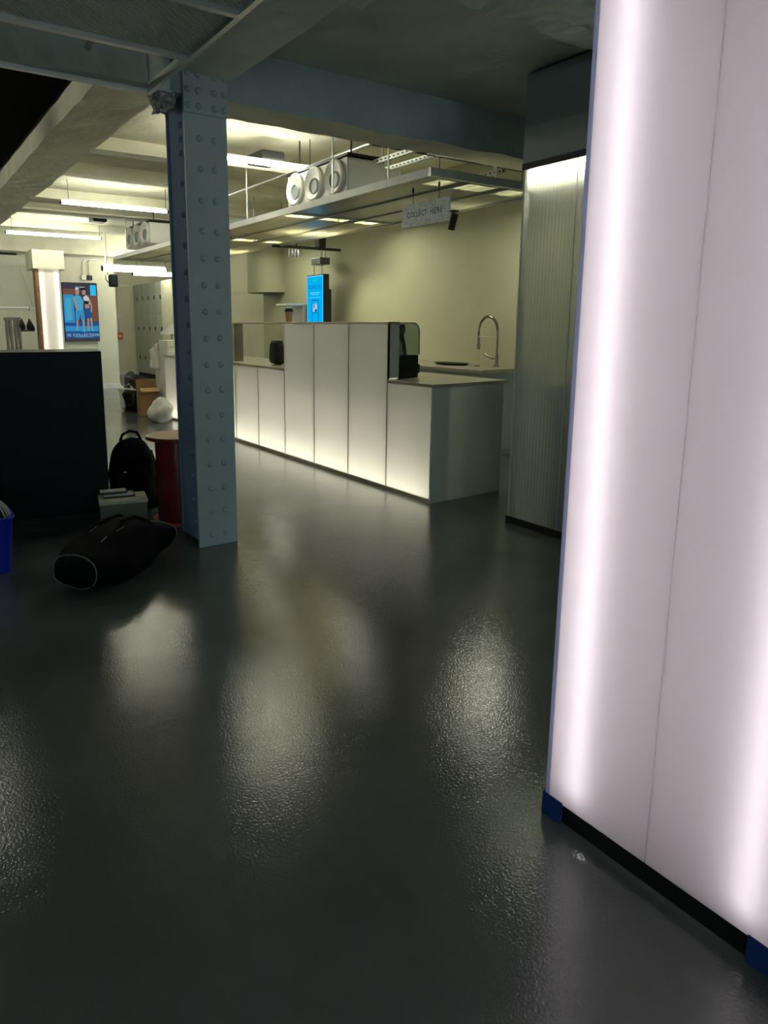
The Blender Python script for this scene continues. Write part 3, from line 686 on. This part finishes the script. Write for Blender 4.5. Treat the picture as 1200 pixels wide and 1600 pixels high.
tag(rb.build('ceiling_bracket', M_BLACK), 'black bracket box under the ceiling above the near air unit', 'bracket')
tag(B(3.3, 3.55, 12.6, 12.9, 3.2, 3.3, bev=.03).build('smoke_detector', M_BLACK), 'round black detector under the far ceiling', 'detector')

# ================================================================== FAR LEFT: WALL SCREEN, LIGHTBOX, CLOTHES RAIL
ps = thing('advert_screen', (3.70, 15.57, 1.06), 'portrait wall screen showing two people in blue sportswear', 'screen')
px0, px1, pz0, pz1, py = 3.335, 4.065, 1.06, 2.31, 15.54
B(px0, px1, py, 15.599, pz0, pz1, bev=.004).build('casing', M_BLACK, ps)
def E(n, c, s=.8): return emit('ad_'+n, c, s)
adm = [E('bg', (.06, .055, .07)), E('blue', (.04, .32, .62)), E('deep', (.02, .10, .32)), E('skin', (.42, .30, .24)), E('cyan', (.08, .42, .62)), E('dark', (.02, .02, .025)), E('white', (.62, .68, .72)), E('brown', (.20, .09, .06)), E('sign', (.02, .45, .80), 1.1)]
ad = MB()
W_, H_ = px1-px0-.02, pz1-pz0-.02; ly = [0]
def poly(mi, pts):
    ad.cur = mi; ly[0] += 1; o = py-.0015-.0004*ly[0]
    ad.add([(px0+.01+a*W_, o, pz0+.01+b*H_) for a, b in pts], [tuple(range(len(pts)))])
def rect(mi, a0, b0, a1, b1): poly(mi, [(a0, b0), (a1, b0), (a1, b1), (a0, b1)])
rect(0, 0, 0, 1, 1); rect(2, 0, .05, 1, .33); rect(1, 0, .17, 1, .26); rect(1, 0, .32, .30, .80); rect(7, .0, .80, .45, .90); rect(7, .72, .34, 1, .8)
rect(4, .05, .36, .22, .74)
# standing figure in a loose blue top and shorts
poly(4, [(.28, .76), (.40, .80), (.50, .78), (.58, .70), (.56, .52), (.36, .52), (.34, .66)])
poly(3, [(.28, .76), (.34, .74), (.40, .55), (.45, .50), (.41, .47), (.33, .58)])
poly(1, [(.33, .53), (.58, .53), (.60, .36), (.49, .36), (.46, .46), (.42, .36), (.32, .37)])
poly(3, [(.33, .36), (.40, .36), (.38, .20), (.34, .20)]); poly(3, [(.51, .36), (.58, .36), (.57, .18), (.53, .18)])
poly(4, [(.30, .18), (.39, .18), (.39, .22), (.33, .22)]); poly(4, [(.50, .16), (.62, .16), (.57, .21), (.52, .21)])
poly(3, [(.37, .80), (.46, .80), (.48, .86), (.46, .91), (.40, .92), (.36, .87)]); poly(6, [(.36, .88), (.47, .90), (.46, .94), (.38, .94)])
# second figure in a white top and dark shorts
poly(6, [(.58, .76), (.68, .80), (.76, .74), (.78, .64), (.62, .64)])
poly(3, [(.62, .64), (.75, .64), (.74, .56), (.62, .56)]); poly(5, [(.60, .70), (.74, .69), (.74, .64), (.62, .64)])
poly(3, [(.76, .74), (.84, .62), (.82, .50), (.78, .50), (.79, .62), (.74, .68)])
poly(2, [(.61, .57), (.76, .57), (.82, .40), (.70, .38), (.64, .40)])
poly(3, [(.66, .39), (.72, .39), (.70, .20), (.66, .20)]); poly(3, [(.75, .40), (.81, .40), (.81, .19), (.77, .19)])
poly(4, [(.64, .17), (.72, .17), (.71, .21), (.66, .21)]); poly(4, [(.76, .17), (.87, .17), (.81, .21), (.77, .21)])
poly(3, [(.57, .80), (.65, .80), (.66, .87), (.60, .90), (.55, .86)]); poly(5, [(.54, .87), (.64, .89), (.68, .84), (.64, .93), (.55, .92)])
rect(8, .80, .79, .97, .97); rect(2, .30, .925, .46, .935); rect(6, .48, .925, .64, .935); rect(4, .28, .065, .80, .075)
ad.build('display', adm, ps, fix=False)
text_mesh('SE COLLECTION', .082, adm[6], 'lettering', ps, Matrix(((1, 0, 0, 3.71), (0, 0, -1, py-.022), (0, 1, 0, pz0+.135), (0, 0, 0, 1))), .0003)
for x in (3.80, 3.93):
    cd = thing('wall_conduit', (x, 15.58, 2.45), 'bent white conduit to a wall socket above the advert screen, %s one' % ('left' if x < 3.9 else 'right'), 'conduit')
    MB().tube([(x, 15.56, 2.46), (x, 15.56, 2.74), (x+.05, 15.56, 2.80), (x+.14, 15.56, 2.81)], .016, 8).build('conduit_pipe', M_WHITE, cd, True)
    B(x-.05, x+.05, 15.53, 15.599, 2.37, 2.47, bev=.01).build('socket_box', M_WHITE if x < 3.9 else M_BLACK, cd)
tag(MB().tube([(4.02, 15.585, .1), (4.02, 15.585, 1.05)], .012, 8).build('power_cable', M_WHITE), 'thin white cable down the wall under the advert screen', 'cable')
tag(MB().tube([(3.1, 15.57, 2.84), (4.4, 15.57, 2.80)], .02, 8).build('wall_pipe', M_WHITE), 'horizontal white pipe on the back wall above the advert screen', 'pipe')
fb = thing('light_box', (2.78, 14.2, 0), 'narrow glowing white lightbox pillar left of the advert screen', 'lightbox')
B(2.60, 2.965, 14.0, 14.006, .05, 2.45).build('diffuser_panel', M_CPANEL, fb)
B(2.545, 2.60, 13.99, 14.25, .0, 2.45).build('edge_board', M_BROWN, fb)
B(2.965, 2.99, 13.995, 14.25, .0, 2.45).build('edge_profile', M_ALU, fb)
B(2.60, 2.965, 14.24, 14.25, .0, 2.45).build('back_panel', M_WHITEIN, fb)
B(2.60, 2.965, 13.99, 14.24, .0, .05).build('plinth', M_BLACK, fb)
for x in (2.65, 2.915): MB().tube([(x, 14.035, .1), (x, 14.035, 2.42)], .010, 8).build('led_tube', E_FAR, fb)
tag(B(2.50, 3.065, 13.93, 14.62, 2.455, 2.80, bev=.005).build('bulkhead_box', M_CEIL), 'cream boxed bulkhead above the narrow lightbox pillar', 'bulkhead')
rl = thing('clothes_rail', (1.9, 14.3, 1.72), 'white clothes rail reaching left from the narrow lightbox pillar', 'clothes rail')
MB().tube([(.6, 14.3, 1.735), (2.50, 14.3, 1.735)], .022, 10).build('rail', M_WHITE, rl, True)
MB().lathe([(.0, 0), (.05, 0), (.05, .012), (0, .012)], (2.44, 14.3, 1.735), 14, 'x').build('flange', M_ALU, rl)
B(2.46, 2.55, 14.27, 14.33, 1.715, 1.755).build('arm', M_WHITE, rl)
MB().tube([(2.52, 14.3, 1.76), (2.36, 14.35, 2.5)], .012, 8).build('stay', M_ALU, rl)
def hanger(t, x, y, z, half=.19):
    MB().tube([(x, y, z+.0), (x, y, z-.06), (x-half, y, z-.13), (x+half, y, z-.13), (x, y, z-.06)], .006, 6).build('hanger', M_WHITE, t, True)
    MB().tube([(x+.022*math.sin(a)*1, y, z+.025-.025*math.cos(a)*-1) for a in [i*PI/6 for i in range(-1, 8)]], .005, 6).build('hanger_hook', M_WHITE, t, True)
for k, x in enumerate((2.06, 2.205)):
    t = thing('hanging_trousers', (x, 14.3, .8), ('grey trousers at the left on the clothes rail' if k == 0 else 'grey trousers hanging between the other pair and the black bra'), 'trousers')
    hanger(t, x, 14.3, 1.70, .06)
    for s in (-1, 1):
        def leg(u, v, s=s, x=x):
            a = 2*PI*u; r = .052+.012*v
            return (x+s*(.028+.012*v)+math.cos(a)*r*(.55+.1*math.sin(v*9)), 14.3+math.sin(a)*r*.8, 1.53-v*.95+.0*s)
        MB().grid(leg, 14, 14).build('trouser_leg', M_FABRIC, t, True)
    B(x-.075, x+.075, 14.265, 14.335, 1.50, 1.56, bev=.012).build('waistband', M_FABRIC, t)
t = thing('hanging_bra', (2.36, 14.3, 1.3), 'black bra top with pale straps hanging next to the lightbox pillar', 'bra')
for sx_ in (-1, 1):
    x = 2.36+sx_*.072
    MB().tube([(x-.01, 14.3, 1.71), (x, 14.3, 1.52)], .009, 6).build('strap', M_WHITE, t)
    def cupf(u, v, x=x, sx_=sx_):
        hw = .012+.062*min(1, v*1.5); a = PI*u
        return (x+sx_*.012*v-math.cos(a)*hw, 14.3-.012-.05*math.sin(a)*math.sin(PI*min(1, .15+v*.85)), 1.53-.21*v+.012*math.cos(a)*sx_)
    mb = MB().grid(cupf, 10, 10); o_ = mb.build('cup', M_BLACK, t, True); m_ = o_.modifiers.new('s', 'SOLIDIFY'); m_.thickness = .008
B(2.22, 2.50, 14.27, 14.28, 1.295, 1.325).build('band', M_BLACK, t)
# speaker hanging, call point
spk = thing('wall_speaker', (4.20, 15.0, 2.2), 'black rounded loudspeaker hanging right of the advert screen', 'speaker')
B(4.18, 4.36, 14.92, 15.06, 2.21, 2.47, bev=.035).build('cabinet', M_NYLON, spk)
MB().tube([(4.17, 15.0, 2.30), (4.12, 15.0, 2.36), (4.12, 15.0, 2.44), (4.17, 15.0, 2.50)], .012, 8).build('bracket', M_BLACK, spk)
MB().tube([(4.13, 15.0, 2.40), (4.13, 15.0, 2.9)], .012, 8).build('drop_rod', M_WHITE, spk)
fc = thing('fire_call_point', (5.6, 19.46, 1.0), 'small orange fire call point with two conduits on the far wall', 'alarm')
B(5.54, 5.72, 19.42, 19.499, 1.0, 1.20, bev=.01).build('call_box', M_ORANGE, fc)
B(5.60, 5.67, 19.413, 19.42, 1.06, 1.14).build('call_button', M_WHITE, fc)
for x in (5.58, 5.65): MB().tube([(x, 19.47, 1.2), (x, 19.47, 2.45)], .016, 8).build('conduit_pipe', M_WHITE, fc)
B(5.52, 5.72, 19.44, 19.499, 1.62, 1.65).build('clip', M_WHITE, fc)
tag(B(5.3, 5.95, 19.40, 19.5, 2.45, 2.50).build('cable_trunking', M_WHITE), 'white cable trunking above the orange call point', 'trunking')
# lockers
lk = thing('locker_bank', (6.3, 18.4, 0), 'bank of grey lockers three doors high at the far end', 'lockers')
lx, ly0, ly1 = 6.08, 17.1, 19.45
B(lx+.02, lx+.52, ly0, ly1, .08, 2.50, bev=.004).build('carcass', M_LOCK, lk)
B(lx+.05, lx+.5, ly0+.02, ly1, 0, .08).build('plinth', M_BLACK, lk)
for j in range(5):
    for i in range(3):
        wy = (ly1-ly0)/5
        d = B(lx, lx+.018, ly0+j*wy+.008, ly0+(j+1)*wy-.008, .10+i*.80, .10+(i+1)*.80-.02, bev=.004).build('door', M_LOCK, lk)
        B(lx-.02, lx, ly0+j*wy+.08, ly0+j*wy+.16, .10+i*.80+.36, .10+i*.80+.46, bev=.006).build('lock', M_LOCKD, d)
cw = B(6.02, 6.12, 15.6, 17.0, 0, 2.5)
tag(cw.build('partition', M_WALLB), 'plain cream partition beside the lockers', 'partition')
tag(B(5.98, 6.02, 15.4, 15.6, 0, 2.6).build('door_post', M_BROWN), 'brown wooden post next to the cream partition', 'post')
tag(B(7.45, 7.6, 12.3, 13.6, 0, 2.9).build('white_partition', M_WHITEIN), 'white wall panel seen just right of the column', 'panel')

# ================================================================== FAR COUNTER END: LINEN, LAMP, BAGS, BOX
fcn = thing('display_plinth', (3.8, 10.6, 0), 'white display plinth at the far end of the service counter', 'plinth')
B(3.69, 4.38, 10.29, 10.86, .02, .985, bev=.004).build('body', M_WHITE, fcn)
B(3.72, 4.35, 10.32, 10.83, 0, .02).build('foot', M_BLACK, fcn)
for k in range(6):
    z = .988+k*.033
    mb = B(3.72+.006*(k % 2), 4.06-.008*(k % 3), 10.34+.006*(k % 3), 10.74, z, z+.031, bev=.011)
    tag(mb.build('folded_towel', M_CLOTHW, None, True), ('%s folded white towel from the bottom of the stack on the display plinth' % ['', 'second', 'third', 'fourth', 'fifth', ''][k]) if 0 < k < 5 else ('bottom folded white towel of the stack on the display plinth' if k == 0 else 'top folded white towel of the stack on the display plinth'), 'towel', 'folded towels on the display plinth')
lc = MB()
def lace(u, v):
    x = 3.665+.012*math.sin(u*17); y = 10.62+u*.34
    return (x-.01*math.sin(v*6+u*9), y, 1.14-.42*v-.12*u*(1-v))
lc.grid(lace, 16, 16)
lo = lc.build('lace_cloth', M_CLOTHW, None, True); md = lo.modifiers.new('s', 'SOLIDIFY'); md.thickness = .012
tag(lo, 'crumpled white cloth hanging over the edge of the display plinth', 'cloth')
ls = thing('table_lamp', (4.25, 11.7, 0), 'white lamp with a flared shade behind the folded towels', 'lamp')
MB().lathe([(.0, 1.46), (.075, 1.46), (.078, 1.41), (.20, 1.26), (.195, 1.258), (.07, 1.40)], (4.30, 11.7, 0), 24).build('lamp_shade', M_CLOTHW, ls, True)
MB().lathe([(.0, 1.41), (.02, 1.41), (.02, .03), (.16, .02), (.16, 0)], (4.30, 11.7, 0), 20).build('lamp_stand', M_WHITE, ls, True)
bb = thing('rubbish_bag', (3.42, 11.15, 0), 'black and white plastic rubbish bag standing beside the cardboard box', 'bag')
MB().ball((3.45, 11.35, .22), (.20, .22, .24), 26, 16, .18, 7, .7, 5, zmin=.002).build('bag_body', M_BLACKG, bb, True)
MB().ball((3.50, 11.42, .47), (.13, .15, .14), 22, 12, .5, 11, .8, 8).build('bag_top', M_BLACK, bb, False)
MB().ball((3.29, 11.36, .20), (.05, .12, .21), 20, 12, .3, 8, .8, 11, zmin=.003).build('white_liner', M_PLASTICW, bb, True)
MB().tube([(3.28+.2*math.cos(a)+.14, 11.33+.21*math.sin(a), .37+.02*math.sin(2*a)) for a in [i*2*PI/20 for i in range(20)]], .014, 6, closed=True).build('bag_rim', M_PLASTICW, bb, True)
cb = thing('cardboard_box', (3.6, 11.0, 0), 'open brown cardboard box between the rubbish bag and the white sack', 'box')
Mr = Matrix.Translation((3.50, 10.72, 0)) @ Matrix.Rotation(math.radians(-8), 4, 'Z')
for a in ((-.15, -.142, -.16, .16), (.142, .15, -.16, .16), (-.15, .15, -.16, -.152), (-.15, .15, .152, .16)):
    MB(Mr).box(*a, .002, .44).build('side', M_CARD, cb)
MB(Mr).box(-.15, .15, -.16, .16, .002, .01).build('bottom', M_CARD, cb)
MB(Mr).add([(-.15, -.16, .44), (.15, -.16, .44), (.14, -.24, .39), (-.14, -.24, .39), (-.15, -.157, .446), (.15, -.157, .446), (.14, -.237, .396), (-.14, -.237, .396)], [(0, 1, 2, 3), (4, 7, 6, 5), (0, 4, 5, 1), (3, 2, 6, 7), (0, 3, 7, 4), (1, 5, 6, 2)]).build('flap', M_CARDL, cb)
MB(Mr).box(-.15, .15, .152, .16, .44, .56).build('flap', M_CARD, cb)
pr = MB(Mr)
for z in (.30, .27, .24): pr.box(-.07, .04, -.1612, -.1605, z, z+.012)
pr.build('print', M_BROWN, cb)
tag(MB().ball((3.40, 9.84, .14), (.17, .24, .20), 34, 20, .42, 6, .9, 14, zmin=.002).build('white_sack', M_PLASTICW, None, True), 'slumped white plastic sack on the floor against the service counter', 'bag')

# ================================================================== NEAR LEFT: BLACK CABINET, BIN, BAGS, RED TABLE
Mc = Matrix.Translation((1.325, 5.06, 0)) @ Matrix.Rotation(math.radians(-12), 4, 'Z')
kc = thing('black_cabinet', (.4, 5.5, 0), 'large plain black cabinet in deep shadow at the left edge', 'cabinet')
MB(Mc).box(-2.2, 0, 0, .55, .05, 1.25, bev=.006).build('body', M_BLACKC, kc)
MB(Mc).box(-2.17, -.03, .03, .52, 0, .05).build('plinth', M_BLACK, kc)
for a in (-2.19, -1.46, -.73): MB(Mc).box(a+.003, a+.727, -.016, 0, .07, 1.235, bev=.003).build('door', M_BLACKC, kc)
bn = thing('storage_bin', (.38, 4.36, 0), 'blue plastic bin at the left edge holding a striped cloth', 'bin')
def bin_w(u, v):
    a = 2*PI*u; e = .35; c, s_ = math.cos(a), math.sin(a); R = .145+.03*v
    return (.375+math.copysign(abs(c)**e, c)*R, 4.37+math.copysign(abs(s_)**e, s_)*R, .004+.33*v)
MB().grid(bin_w, 48, 6).build('bin_wall', M_BLUE, bn, True)
MB().tube([bin_w(i/48, 1.0) for i in range(48)], .011, 6, closed=True).build('rim', M_BLUE, bn, True)
MB().box(.245, .505, 4.24, 4.50, .004, .012).build('bin_bottom', M_BLUE, bn)
sc_ = thing('striped_cloth', (.40, 4.37, .2), 'black and white striped cloth bundled in the blue bin', 'cloth')
MB().ball((.40, 4.37, .29), (.145, .13, .155), 30, 18, .15, 8, .9, 3).build('cloth_body', M_BLACK, sc_, True)
for k in range(9):
    a = -.75+k*.19
    pts = [(.40+.152*math.cos(b)*math.cos(a)*1.0, 4.37-.137*math.cos(b)*math.sin(a+.3)-.01, .29+.163*math.sin(b)) for b in [i*PI/12 for i in range(1, 7)]]
    MB().tube(pts, .0045, 5).build('stripe', M_STRIPE, sc_, True)
# duffel bag
Md = Matrix.Translation((1.07, 3.93, 0)) @ Matrix.Rotation(math.radians(38), 4, 'Z')
df = thing('duffel_bag', (1.07, 3.93, 0), 'black duffel bag with thin grey piping lying in front of the cabinet', 'bag')
def duf(u, v):
    a = 2*PI*v; x = -.47+.94*u
    t = abs(2*u-1); k = (1-t**4.5)**.5 if t < 1 else 0
    h = (.135+.035*math.cos((u-.35)*5)-.03*math.sin(u*9))*k; wd = (.19+.015*math.sin(u*7))*k
    c, s_ = math.cos(a), math.sin(a)
    p = Vector((x, math.copysign(abs(c)**.8, c)*wd, .125+math.copysign(abs(s_)**.8, s_)*h))
    p += noise.noise_vector(p*9)*.016*k
    p.z = max(.004, p.z); return p
MB(Md).grid(duf, 48, 36).build('bag_body', M_NYLON, df, True)
def ring(u, a0=-.35, a1=.62, off=.004):
    out = []
    for i in range(26):
        v = a0+(a1-a0)*i/25; p = duf(u, v % 1.0); q = Vector((p.x, 0, .12)); out.append(p+(p-q).normalized()*off)
    return out
for u in (.075, .93): MB(Md).tube(ring(u), .0035, 6).build('piping', M_PIPING, df, True)
pp = []
for i in range(30):
    u = .10+.40*i/29; v = .80+.12*math.sin(i/29*PI*.9); p = duf(u, v); pp.append(p+Vector((0, -.006, .002)))
MB(Md).tube(pp, .003, 6).build('piping', M_PIPING, df, True)
for sgn in (-1, 1):
    hp = [(-.18, sgn*.13, .22), (-.16, sgn*.09, .28), (-.05, sgn*.05, .315), (.08, sgn*.05, .31), (.17, sgn*.09, .26), (.19, sgn*.13, .20)]
    MB(Md).tube(hp, .011, 8).build('handle', M_NYLON, df, True)
for (x, z, L) in ((-.335, .13, .055), (-.31, .115, .03)):
    p = duf((x+.47)/.94, .86)
    MB(Md).tube([(x, p.y-.012, z+.0), (x+L, p.y-.018, z+.012)], .0022, 5).build('zip_pull', M_ALU, df)
for k, (u, v) in enumerate(((.22, .30), (.34, .32), (.30, .22))):
    a, b = duf(u, v), duf(u+.06, v)
    MB(Md).tube([a+Vector((0, 0, .006)), b+Vector((0, 0, .006))], .003, 5).build('strap_highlight', M_PIPING, df)
# grey case with papers
gc = thing('grey_case', (1.42, 4.84, 0), 'low grey case with a beige lid behind the duffel bag', 'case')
Mg = Matrix.Translation((1.385, 4.80, 0)) @ Matrix.Rotation(math.radians(-12), 4, 'Z')
MB(Mg).box(-.20, .125, -.10, .13, .0, .185, bev=.008).build('case_body', M_GREYBOX, gc)
MB(Mg).box(-.205, .13, -.105, .135, .186, .215, bev=.008).build('case_lid', M_GREYLID, gc)
for i, (a, b, c, d) in enumerate(((-.17, .05, -.02, .10), (-.19, .0, .03, .12))):
    t = thing('folder', (1.36, 4.86, .216+.018*i), 'dark folder with a white cover lying on the grey case, %s one' % ('lower' if i == 0 else 'upper'), 'folder')
    MB(Mg).box(a, b, c, d, .217+.02*i, .228+.02*i, bev=.002).build('folder_board', M_BLACK, t)
    MB(Mg).box(a+.004, b-.01, c+.01, d-.004, .2285+.02*i, .2335+.02*i).build('folder_sheet', M_STRIPE, t)
# backpack
bp = thing('backpack', (1.55, 5.20, 0), 'black backpack with a top handle standing behind the duffel bag', 'backpack')
Mb = Matrix.Translation((1.575, 5.30, 0)) @ Matrix.Rotation(math.radians(-14), 4, 'Z')
def pack(u, v):
    a = 2*PI*u; z = .005+.56*v; t = v
    k = (1-max(0, (t-.55)/.45)**2.4)**.5 if t < 1 else 0
    k = max(k, .0); c, s_ = math.cos(a), math.sin(a)
    p = Vector((math.copysign(abs(c)**.65, c)*(.185-.02*t)*k, math.copysign(abs(s_)**.7, s_)*(.13-.02*t)*max(.0, k), z))
    return p+noise.noise_vector(p*8)*.010
mb = MB(Mb); mb.grid(pack, 32, 24); mb.build('pack_body', M_NYLON, bp, True)
MB(Mb).ball((-.01, -.12, .19), (.14, .05, .16), 22, 14, .06, 7, .6, 2).build('front_pocket', M_NYLON, bp, True)
MB(Mb).tube([(-.08, .0, .535), (-.06, -.01, .59), (0, -.01, .615), (.05, -.01, .60), (.075, 0, .545)], .011, 8).build('top_handle', M_NYLON, bp, True)
MB(Mb).tube([(.15, .05, .44), (.185, .05, .30), (.195, .04, .16), (.185, .03, .06), (.20, .02, .02)], [.014, .018, .016, .01, .008], 8).build('shoulder_strap', M_NYLON, bp, True)
MB(Mb).ball((-.06, -.178, .32), (.012, .003, .006), 10, 6).build('logo_badge', M_ALU, bp, True)
MB(Mb).box(.155, .175, -.03, .01, .30, .33).build('buckle', M_LOCKD, bp)
# red side table
rt_ = thing('side_table', (1.76, 4.74, 0), 'dark red round pedestal side table behind the column', 'table')
MB().lathe([(.0, .62), (.225, .62), (.232, .628), (.232, .638), (.225, .644), (.0, .644)], (1.755, 4.74, 0), 40).build('table_top', M_RED, rt_, True)
MB().lathe([(.0, .646), (.222, .646), (.222, .6442)], (1.755, 4.74, 0), 40).build('top_sheen', M_TOPSHEEN, rt_, True)  # thin disc carrying the painted sheen of the red top
MB().lathe([(.165, .025), (.165, .62)], (1.755, 4.74, 0), 32).build('pedestal', M_RED, rt_, True)
MB().lathe([(.0, 0), (.205, 0), (.205, .02), (.20, .026), (.0, .026)], (1.755, 4.74, 0), 40).build('base', M_REDB, rt_, True)
